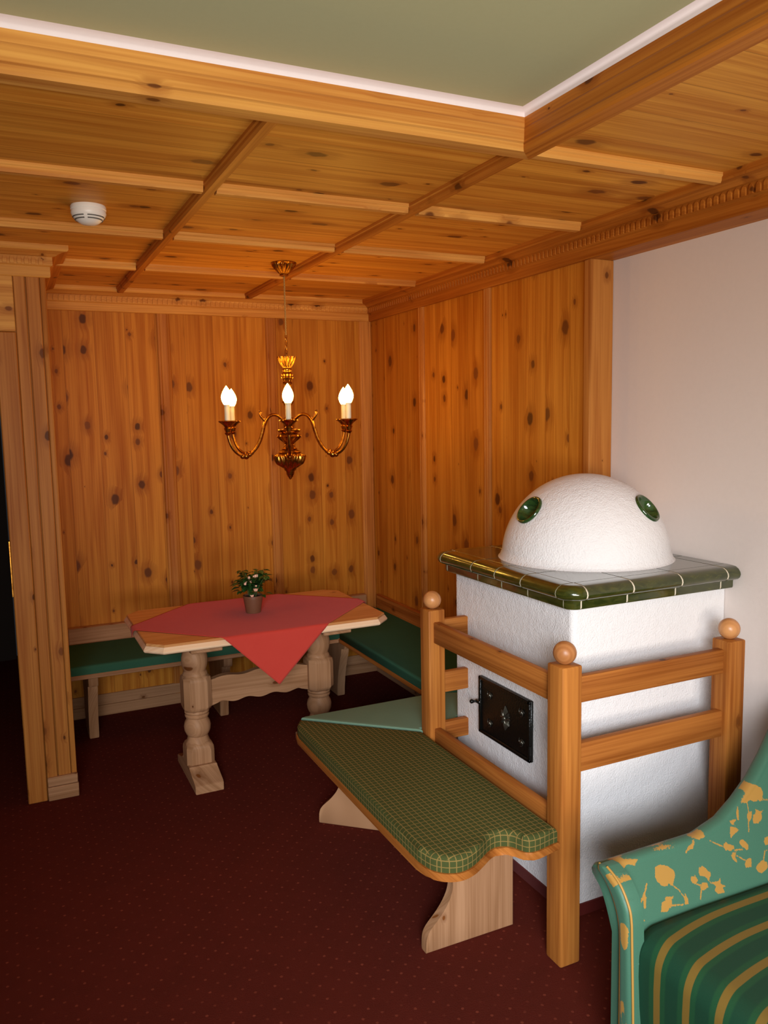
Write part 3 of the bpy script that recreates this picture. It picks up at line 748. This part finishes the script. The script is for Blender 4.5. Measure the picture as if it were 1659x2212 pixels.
# ------------------------------------------------------------------ tiled stove
SX0, SX1, SY0, SY1 = 1.600, XP, 2.007, 2.747
st = thing('tiled_stove', 'white plastered stove with green tile ledge and dome beside the right wall', 'stove', (1.93, 2.377, 0))
b = bmesh.new(); nx, ny, nz = 30, 34, 44
mb = MB().prism([(SX1 - .002, SY0), (SX1 - .002, SY1)] + [(SX0 + .02 - .02 * math.sin(t), SY1 - .02 + .02 * math.cos(t)) for t in [PI / 2 * k / 6 for k in range(7)]] + [(SX0 + .02 - .02 * math.cos(t), SY0 + .02 - .02 * math.sin(t)) for t in [PI / 2 * k / 6 for k in range(7)]], 'z', 0, 1.060)
b.free(); mb.build('body', M['plaster'], st, 50)
mb = MB().prism([(SX1 - .002, SY0 - .006), (SX1 - .002, SY1 + .006), (SX0 - .006, SY1 + .006), (SX0 - .006, SY0 - .006)], 'z', 0, .040)
mb.build('base_band', M['redband'], st)
RP = [(.0, 1.098), (.0, 1.1285), (.030, 1.1285), (.046, 1.1265), (.058, 1.120), (.066, 1.110), (.068, 1.101), (.065, 1.091), (.056, 1.083), (.046, 1.080), (.038, 1.078), (.036, 1.074), (.036, 1.056), (.034, 1.050), (.024, 1.047), (.0, 1.047)]
def rim_line(pr, side, t):
    if side == 'f': return [(t, SY0 - d_, z) for d_, z in pr]
    if side == 'l': return [(SX0 - d_, t, z) for d_, z in pr]
    return [(t, SY1 + d_, z) for d_, z in pr]
def corner_rings(pr, cy, a0, a1, n_=9):
    out = []
    for k in range(n_):
        a = a0 + (a1 - a0) * k / (n_ - 1); ring = []
        for d_, z in pr:
            if d_ >= 0: ring.append((SX0 + d_ * math.cos(a), cy + d_ * math.sin(a), z))
            else:      # inner part keeps a square corner
                sx_, sy_ = SX0 - d_, cy + (-d_ if cy == SY0 else d_)
                ring.append((sx_, sy_, z))
        out.append(ring)
    return out
g = .0038
core_p = [(max(0, d_ - .0022), z - .0012 if z > 1.09 else z + .0012) for d_, z in RP]
core = MB()
core.loft([rim_line(core_p, 'f', SX1 - .003), rim_line(core_p, 'f', SX0 + .06)] + [rim_line(core_p, 'f', SX0)] + corner_rings(core_p, SY0, -PI / 2, -PI) + [rim_line(core_p, 'l', SY0)] + [rim_line(core_p, 'l', SY1)] + corner_rings(core_p, SY1, PI, PI / 2) + [rim_line(core_p, 'r', SX0), rim_line(core_p, 'r', SX1 - .003)])
core.box(SX0 + .0005, SX1 - .003, SY0 + .0005, SY1 - .0005, 1.052, 1.1258)
tl = core.build('tile_ledge', M['grout'], st, 40)
FJ = [SX0 + .0, 1.595 + .005, 1.790, 1.997, 2.205, SX1 - .003]
LJ = [SY0, 2.200, 2.357, 2.515, 2.735]
rim = MB()
fj = [1.604, 1.790, 1.997, 2.205, SX1 - .003 + g]
for a, c in zip(fj[:-1], fj[1:]):
    rim.loft([rim_line(RP, 'f', a + g), rim_line(RP, 'f', c - g)]); rim.loft([rim_line(RP, 'r', a + g), rim_line(RP, 'r', c - g)])
lj = [2.009, 2.200, 2.357, 2.515, 2.742]
for a, c in zip(lj[:-1], lj[1:]): rim.loft([rim_line(RP, 'l', a + g), rim_line(RP, 'l', c - g)])
cr_ = corner_rings(RP, SY0, -PI / 2, -PI); rim.loft([[(p[0] + .001, p[1], p[2]) for p in cr_[0]]] + cr_[1:])
rim.loft(corner_rings(RP, SY1, PI, PI / 2))
rim.build('rim_tiles', M['glaze'], tl, 40)
tx = [SX0, 1.790, 1.997, 2.205, SX1 - .003]; ty = [SY0, 2.200, 2.357, 2.515, SY1]
tt_ = MB()
for i in range(4):
    for j in range(4): tt_.box(tx[i] + .0015, tx[i + 1] - .0015, ty[j] + .0015, ty[j + 1] - .0015, 1.110, 1.1287, .0012)
tt_.build('top_tiles', M['glazetop'], tl)
# dome with two round openings lined by glazed bowls
DX, DY, DZ, DR = 1.950, 2.380, 1.128, .308
bowls = [Vector((1.7116, 2.3931, 1.3150)), Vector((2.054, 2.161, 1.3277))]
bdir = [(p - Vector((DX, DY, DZ))).normalized() for p in bowls]
mb = MB(); n_ = 160
prof_d = [(DR + .014, DZ), (DR + .009, DZ + .004), (DR + .005, DZ + .012), (DR + .001, DZ + .024)]
prof_d += [(DR * math.cos(t), DZ + DR * 1.01 * math.sin(t)) for t in [.09 + (PI / 2 - .09) * k / 90 for k in range(91)]]
mb.lathe(prof_d, DX, DY, n_, caps=False)
keep = []
for f in mb.f:
    c = sum((Vector(mb.v[i]) for i in f), Vector()) / len(f) - Vector((DX, DY, DZ))
    if all((c - d_ * c.dot(d_)).length > .049 or c.dot(d_) < 0 for d_ in bdir): keep.append(f)
mb.f = keep
dm = mb.build('dome', M['plaster'], st, 60)
for d_ in bdir:
    q = d_.to_track_quat('Z', 'Y').to_matrix().to_4x4(); c = Vector((DX, DY, DZ))
    ax = lambda p, q=q, c=c: tuple(c + q @ Vector(p))
    R0 = math.sqrt(DR ** 2 - .060 ** 2) + .001
    pb = [(.0605, R0 - .006), (.0565, R0 - .006), (.0575, R0 + .004), (.0555, R0 + .010), (.0515, R0 + .0115), (.0475, R0 + .008), (.044, R0 - .001), (.038, R0 - .012), (.029, R0 - .021), (.018, R0 - .027), (.008, R0 - .0285), (0, R0 - .029)]
    MB().lathe(pb, 0, 0, 48, caps=False, ax=ax).build('vent_bowl', M['bowl'], dm, 70)
# iron door in the left face
dr_ = MB().box(SX0 - .010, SX0 + .004, 2.216, 2.547, .455, .677, .003)
door = dr_.build('fire_door', M['iron'], st, 40)
mb = MB()
for y0, y1, z0, z1 in ((2.216, 2.547, .455, .469), (2.216, 2.547, .663, .677), (2.216, 2.230, .455, .677), (2.533, 2.547, .455, .677)):
    mb.box(SX0 - .017, SX0 - .008, y0, y1, z0, z1, .003)
mb.build('raised_border', M['iron'], door, 40)
orn = MB(); oy, oz, ox = 2.372, .566, SX0 - .010
for k in range(16):
    a = 2 * PI * k / 16; L = (.046 if k % 8 == 4 else .030 if k % 8 == 0 else .050) if k % 4 == 0 else (.034 if k % 2 == 0 else .026)
    dv = Vector((0, math.cos(a), math.sin(a))); sv = Vector((0, -math.sin(a), math.cos(a))); c = Vector((ox, oy, oz))
    w = L * .36
    ring0 = [c + dv * .004 + sv * .002, c + dv * .004 - sv * .002, c + dv * .004 + Vector((-.008, 0, 0))]
    ring1 = [c + dv * L * .6 + sv * w, c + dv * L * .6 - sv * w, c + dv * L * .6 + Vector((-.009, 0, 0))]
    ring2 = [c + dv * L + sv * .001, c + dv * L - sv * .001, c + dv * L + Vector((-.003, 0, 0))]
    orn.loft([ring0, ring1, ring2])
orn.sphere((ox - .004, oy, oz), .010, 16, 10)
for y_, z_ in ((2.27, .62), (2.475, .62), (2.27, .512), (2.475, .512)):
    scr = MB()
    for k in range(3):
        a = .8 + k * 2.1
        scr.tube([(ox - .002, y_ + (.006 + .011 * t) * math.cos(a + 2.2 * t), z_ + (.006 + .011 * t) * math.sin(a + 2.2 * t)) for t in [q / 8 for q in range(9)]], [.003 - .0018 * q / 8 for q in range(9)], 6)
    scr.sphere((ox - .001, y_, z_), .008, 12, 8)
    scr.build('scroll_relief', M['glint'], door, 60)
orn.build('relief_ornament', M['glint'], door, 60)
for z_ in (.500, .632): MB().tube([(SX0 - .014, 2.219, z_ - .016), (SX0 - .014, 2.219, z_ + .016)], .006, 10).build('hinge', M['iron'], door, 50)
mb = MB().box(SX0 - .022, SX0 - .002, 2.534, 2.562, .566, .580, .003); mb.tube([(SX0 - .016, 2.556, .573), (SX0 - .034, 2.562, .573)], .005, 10); mb.sphere((SX0 - .036, 2.5625, .573), .0085, 14, 10)
mb.build('latch', M['iron'], door, 50)

# ------------------------------------------------------------------ railing round the stove
rl = thing('stove_railing', 'honey pine railing with ball topped posts round the white stove', 'railing', (1.452, 1.857, 0))
def post(x0, x1, y0, y1, h):
    p = MB().box(x0, x1, y0, y1, 0, h, .006, 2).build('post', M['railz'], rl, 40)
    cx, cy = (x0 + x1) / 2, (y0 + y1) / 2
    MB().lathe([(0, h - .002), (.010, h - .002), (.010, h + .004)] + [(.0345 * math.sin(t), h + .033 - .0345 * math.cos(t)) for t in [.30 + (PI - .30) * k / 20 for k in range(21)]], cx, cy, 32).build('ball_finial', M['ball'], p, 60)
post(1.4155, 1.4885, 1.820, 1.893, .930)
post(1.4155, 1.4870, 2.627, 2.698, .930)
post(2.083, 2.157, 1.820, 1.893, .916)
for z0, z1 in ((.806, .887), (.592, .681)):
    MB().box(1.488, 2.084, 1.842, 1.869, z0, z1, .004, 2).build('rail', M['railx'], rl, 40)
MB().box(1.436, 1.463, 1.892, 2.628, .803, .884, .004, 2).build('rail', M['raily'], rl, 40)
MB().box(1.436, 1.463, 1.892, 2.628, .403, .466, .004, 2).build('rail', M['raily'], rl, 40)
for z0, z1 in ((.806, .884), (.594, .676), (.402, .474)):
    MB().box(1.486, SX0 + .001, 2.646, 2.673, z0, z1, .004, 2).build('rail', M['railx'], rl, 40)

# ------------------------------------------------------------------ sofa
sf = thing('sofa', 'green sofa with gold floral arm and striped seat in the lower right corner', 'sofa', (1.45, 1.335, 0))
POLYS = [
[(1.428,0.512),(1.445,0.512),(1.463,0.507),(1.478,0.496),(1.477,0.487),(1.467,0.478),(1.457,0.471),(1.451,0.471),(1.448,0.476),(1.441,0.473),(1.43,0.474),(1.423,0.478),(1.417,0.485),(1.415,0.495),(1.422,0.502)],
[(1.484,0.452),(1.486,0.439),(1.482,0.43),(1.47,0.431),(1.475,0.439)],
[(1.367,0.476),(1.367,0.466),(1.352,0.446),(1.348,0.449),(1.355,0.464)],
[(1.424,0.458),(1.435,0.453),(1.45,0.453),(1.438,0.448),(1.431,0.437),(1.41,0.43),(1.393,0.433),(1.406,0.449),(1.417,0.45)],
[(1.315,0.44),(1.331,0.435),(1.339,0.429),(1.321,0.425),(1.3,0.419),(1.304,0.429)],
[(1.319,0.545),(1.385,0.535),(1.371,0.524),(1.348,0.532),(1.335,0.525),(1.332,0.514),(1.321,0.521),(1.302,0.503),(1.297,0.513),(1.294,0.528)],
[(1.522,0.476),(1.531,0.473),(1.538,0.477),(1.536,0.471),(1.539,0.465),(1.527,0.459),(1.519,0.462),(1.517,0.468)],
[(1.558,0.485),(1.572,0.486),(1.579,0.48),(1.582,0.472),(1.589,0.475),(1.584,0.466),(1.575,0.459),(1.568,0.462),(1.563,0.467),(1.551,0.471),(1.551,0.479)],
[(1.548,0.458),(1.564,0.455),(1.561,0.446),(1.542,0.444),(1.535,0.449)],
[(1.575,0.453),(1.6,0.451),(1.611,0.455),(1.604,0.445),(1.617,0.438),(1.606,0.436),(1.605,0.427),(1.583,0.428),(1.576,0.436),(1.586,0.444)],
[(1.668,0.513),(1.68,0.514),(1.681,0.51),(1.698,0.504),(1.695,0.498),(1.68,0.496),(1.665,0.5),(1.663,0.507)],
[(1.684,0.492),(1.696,0.49),(1.685,0.482),(1.686,0.47),(1.68,0.474),(1.674,0.479),(1.674,0.488)],
[(1.722,0.509),(1.735,0.51),(1.745,0.499),(1.74,0.489),(1.732,0.488),(1.724,0.496),(1.719,0.503)],
[(1.713,0.47),(1.727,0.473),(1.735,0.47),(1.723,0.455),(1.703,0.457),(1.706,0.464)],
[(1.736,0.451),(1.767,0.461),(1.782,0.454),(1.777,0.443),(1.748,0.437),(1.738,0.442)],
[(1.81,0.5),(1.826,0.5),(1.833,0.496),(1.824,0.487),(1.8,0.485),(1.802,0.494)],
[(1.784,0.581),(1.806,0.591),(1.839,0.602),(1.848,0.595),(1.84,0.585),(1.809,0.576),(1.781,0.577)],
[(1.79,0.555),(1.809,0.557),(1.796,0.543),(1.782,0.538),(1.782,0.547)],
[(1.72,0.55),(1.743,0.551),(1.746,0.549),(1.73,0.544),(1.733,0.538),(1.722,0.543)],
[(1.572,0.542),(1.6,0.544),(1.623,0.545),(1.615,0.536),(1.594,0.535)],
[(1.553,0.527),(1.577,0.529),(1.567,0.522),(1.548,0.52)],
[(1.441,0.539),(1.476,0.541),(1.522,0.538),(1.507,0.535),(1.473,0.536)],
]
LINES = [
[(1.457,0.471),(1.469,0.46),(1.476,0.446),(1.479,0.435)],
[(1.384,0.488),(1.368,0.475),(1.341,0.458),(1.328,0.449)],
[(1.431,0.438),(1.466,0.432)],
[(1.539,0.448),(1.523,0.431)],
[(1.57,0.459),(1.577,0.45)],
[(1.524,0.461),(1.541,0.454)],
[(1.629,0.525),(1.662,0.508)],
[(1.693,0.495),(1.719,0.492)],
[(1.692,0.484),(1.713,0.47)],
[(1.807,0.577),(1.798,0.559),(1.767,0.521)],
[(1.577,0.536),(1.538,0.518)],
[(1.859,0.574),(1.899,0.566)],
[(1.773,0.46),(1.79,0.475),(1.798,0.476)],
]
def motif_sd(P):
    """signed distance (m) of points to the woven motif, in the arm's own (length, height) plane"""
    best = np.full(len(P), .05)
    for pl_ in POLYS:
        A = np.array(pl_); lo_ = A.min(0) - .03; hi_ = A.max(0) + .03
        k = np.where((P > lo_).all(1) & (P < hi_).all(1))[0]
        if not len(k): continue
        Q = P[k]; d = np.full(len(k), 1.0); ins = np.zeros(len(k), bool)
        for i in range(len(A)):
            a, b_ = A[i], A[(i + 1) % len(A)]; e = b_ - a; w = Q - a
            t = np.clip((w @ e) / max(e @ e, 1e-12), 0, 1); d = np.minimum(d, np.linalg.norm(w - t[:, None] * e, axis=1))
            cross = ((a[1] > Q[:, 1]) != (b_[1] > Q[:, 1])) & (Q[:, 0] < (b_[0] - a[0]) * (Q[:, 1] - a[1]) / (b_[1] - a[1] + 1e-12) + a[0])
            ins ^= cross
        best[k] = np.minimum(best[k], np.where(ins, -d, d))
    for ln in LINES:
        A = np.array(ln)
        for i in range(len(A) - 1):
            a, b_ = A[i], A[i + 1]; e = b_ - a; w = P - a
            t = np.clip((w @ e) / max(e @ e, 1e-12), 0, 1)
            best = np.minimum(best, np.linalg.norm(w - t[:, None] * e, axis=1) - .0016)
    return best
# further sprays beyond the framed stretch repeat the same motif
POLYS += [[(x + .40, z + .10) for x, z in pl_] for pl_ in POLYS[:10]]
def ridge(x):
    pts = [(1.2, .541), (1.60, .541), (1.70, .558), (1.79, .588), (1.88, .624), (1.96, .664), (2.06, .72), (2.16, .765), (2.26, .79)]
    for (a, za), (b_, zb) in zip(pts[:-1], pts[1:]):
        if x <= b_:
            t = (x - a) / (b_ - a); return za + (zb - za) * t
    return pts[-1][1]
def arm_section(x, n_in=90):
    zr = ridge(x); z0 = .36; pts = []
    zl = zr - .014
    for k in range(n_in + 1):
        z = z0 + (zl - z0) * k / n_in
        y = 1.395 + (z - .42) * .7 + .006 * math.sin(PI * (z - z0) / (zl - z0)) * -1
        pts.append((y, z))
    yl, _ = pts[-1]
    for a in (140, 115, 90, 65, 40, 10, -25, -60):
        t = math.radians(a); pts.append((yl + .022 + .026 * math.cos(t), zl - .004 + .018 * math.sin(t)))
    yo, zo = pts[-1]
    for k in range(1, 9):
        t = k / 8; pts.append((yo + (1.440 - yo) * t ** .6, zo + (.40 - zo) * t))
    pts += [(1.440, .08), (1.395, .08), (1.385, .30)]
    return pts
xs_ = [1.272 + .0028 * k for k in range(int((2.255 - 1.272) / .0028) + 1)]
rings = []
for k, x in enumerate(xs_):
    sec = arm_section(x)
    if k < 5:        # padded front edge rolls over
        q = 1 - k / 5; cy = sum(p[0] for p in sec) / len(sec)
        sec = [(p[0] + (.004 * q * q if p[0] < cy else -.004 * q * q), p[1] - .004 * q * q) for p in sec]
    rings.append([(x, y, z) for y, z in sec])
mb = MB().loft(rings)
armo = mb.build('armrest', M['floral'], sf, 60)
me = armo.data
co_ = np.zeros(len(me.vertices) * 3); me.vertices.foreach_get('co', co_); co_ = co_.reshape(-1, 3) + np.array(sf['_base'])
P2 = co_[:, [0, 2]]
sdv_ = motif_sd(P2)
outer = co_[:, 1] > 1.395 + (co_[:, 2] - .42) * .7 + .03
at = me.attributes.new('motif', 'FLOAT', 'POINT'); at.data.foreach_set('value', np.where(outer, .05, sdv_).astype(np.float32))
# narrow front panel of the arm with gold piping
fp_in = [(1.347, .06), (1.349, .22), (1.357, .42), (1.360, .47), (1.368, .500), (1.392, .534), (1.418, .552), (1.446, .562)]
fp_out = [(1.470, .558), (1.472, .544), (1.455, .532), (1.436, .516), (1.416, .490), (1.400, .450), (1.394, .40), (1.392, .22), (1.392, .06)]
inn = smooth_path([(p[0], p[1]) for p in fp_in], 8); out_ = smooth_path([(p[0], p[1]) for p in fp_out], 8)
def panel(mb, x0, x1, infl):
    n_ = max(len(inn), len(out_)); R = []
    pick = lambda L, t: L[min(int(t * (len(L) - 1) + .5), len(L) - 1)]
    T = [k / 60 for k in range(61)]
    cols = []
    for w in range(13):
        s_ = w / 12; xx = x1 - (x1 - x0) * (1 - (2 * s_ - 1) ** 4) ** .5 if 0 < w < 12 else x1
        cols.append([(xx, pick(inn, t)[0] * (1 - s_) + pick(out_, 1 - t)[0] * s_, pick(inn, t)[1] * (1 - s_) + pick(out_, 1 - t)[1] * s_) for t in T])
    back = [[(x1 + .03, p[1], p[2]) for p in cols[12]], [(x1 + .03, p[1], p[2]) for p in cols[0]]]
    mb.loft([list(r_) for r_ in zip(*(cols + back))])
    return mb
fpo = panel(MB(), 1.252, 1.270, 0).build('arm_front', M['floral'], sf, 50)
me = fpo.data; n_v = len(me.vertices); co_ = np.zeros(n_v * 3); me.vertices.foreach_get('co', co_); co_ = co_.reshape(-1, 3) + np.array(sf['_base'])
FP = [[(1.386, .455), (1.372, .462), (1.362, .452), (1.362, .405), (1.372, .392), (1.384, .412)], [(1.386, .25), (1.372, .27), (1.366, .24), (1.380, .22)], [(1.372, .20), (1.358, .215), (1.352, .17), (1.368, .15)], [(1.43, .555), (1.40, .545), (1.41, .53), (1.44, .545)]]
keepP, keepL = POLYS, LINES
POLYS, LINES = FP, []
sdp = motif_sd(co_[:, [1, 2]]); POLYS, LINES = keepP, keepL
at = me.attributes.new('motif', 'FLOAT', 'POINT'); at.data.foreach_set('value', sdp.astype(np.float32))
MB().tube([(1.262, p[0] - .001, p[1]) for p in inn], .0032, 8).build('piping', M['gold'], fpo, 60)
MB().tube([(1.262, p[0] + .001, p[1] ) for p in out_], .0032, 8).build('piping', M['gold'], fpo, 60)
# seat: rounded block whose striped cover falls over the front
def seat_mesh():
    rings = []; y0, y1 = -.25, 1.392
    sec = [(1.95, .10), (1.95, .425), (1.70, .430), (1.50, .434), (1.40, .434)]
    sec += [(1.345 - .062 * math.sin(t), .370 + .063 * math.cos(t)) for t in [PI / 2 * k / 10 for k in range(11)]]
    sec += [(1.281, .33), (1.283, .25), (1.290, .16), (1.297, .10)]
    for k in range(41):
        y = y0 + (y1 - y0) * (k / 40); e = max(0, 1 - (y1 - y) / .05)
        q = e ** 3
        if k == 40: q = 1.3
        rings.append([(max(x, 1.2715) + .016 * q, y, z - (.022 * q if z > .2 else 0)) for x, z in sec])
    for extra in (.955, .975, .988):
        y = y0 + (y1 - y0) * extra
        q = max(0, 1 - (y1 - y) / .05) ** 3
        rings.append([(x + .016 * q, y, z - (.022 * q if z > .2 else 0)) for x, z in sec])
    rings.sort(key=lambda r_: r_[0][1])
    return MB().loft(rings)
seat_mesh().build('seat_cushion', M['stripe'], sf, 50)
MB().box(1.31, 2.25, -.25, 1.385, .05, .105, .004).build('base', M['green'], sf, 40)
bk = [(2.258, .08), (2.258, .80), (2.235, .835), (2.19, .845), (2.14, .83), (2.11, .79), (2.05, .60), (1.98, .44), (1.955, .40), (1.955, .08)]
MB().prism(bk, 'y', -.25, 1.40, .01, 3).build('backrest', M['stripe'], sf, 50)
for x_, y_ in ((1.34, 1.34), (2.2, 1.34), (1.34, -.18), (2.2, -.18)):
    MB().lathe([(0, 0), (.018, 0), (.024, .03), (.026, .081), (0, .081)], x_, y_, 20).build('foot', M['railz'], sf, 40)

# ------------------------------------------------------------------ light and camera
w = bpy.data.worlds.new('daylight'); sc.world = w; w.use_nodes = True
bg = w.node_tree.nodes['Background']; bg.inputs[0].default_value = (.72, .84, 1, 1); bg.inputs[1].default_value = WORLD
def area(name, loc, target, sx_, sy_, power, col):
    l = bpy.data.lights.new(name, 'AREA'); l.shape = 'RECTANGLE'; l.size = sx_; l.size_y = sy_; l.energy = power; l.color = col
    o = bpy.data.objects.new(name, l); C.objects.link(o); o.location = loc
    o.rotation_euler = (Vector(target) - Vector(loc)).to_track_quat('-Z', 'Y').to_euler(); return o
sky = area('window_sky_light', SKYL, SKYT, SKYS[0], SKYS[1], SKYP, (.86, .93, 1.0)); sky.data.spread = math.radians(SPREAD)
gnd = area('window_ground_light', (.1, -1.52, 1.15), (1.2, 2.4, 2.55), 1.9, .7, GNDP, (1.0, .93, .84)); gnd.data.spread = math.radians(95)
cam = bpy.data.cameras.new('camera'); co2 = bpy.data.objects.new('camera', cam); C.objects.link(co2)
cam.sensor_fit = 'VERTICAL'; cam.sensor_height = 24; cam.lens = 24 * 1740.05 / 2212; cam.clip_start = .02; cam.clip_end = 60
co2.location = (0, 0, 1.65); co2.rotation_euler = tuple(math.radians(a) for a in (83.49117, 1.06341, -25.34991))
sc.camera = co2
cy_ = sc.cycles
cy_.max_bounces = 5; cy_.diffuse_bounces = 3; cy_.glossy_bounces = 3; cy_.transmission_bounces = 2; cy_.caustics_reflective = False; cy_.caustics_refractive = False
sc.view_settings.view_transform = 'Standard'; sc.view_settings.look = 'None'; sc.view_settings.gamma = 1; sc.view_settings.use_curve_mapping = False
sc.view_settings.exposure = EXPO
for o in list(bpy.data.objects):
    if '_base' in o: del o['_base']
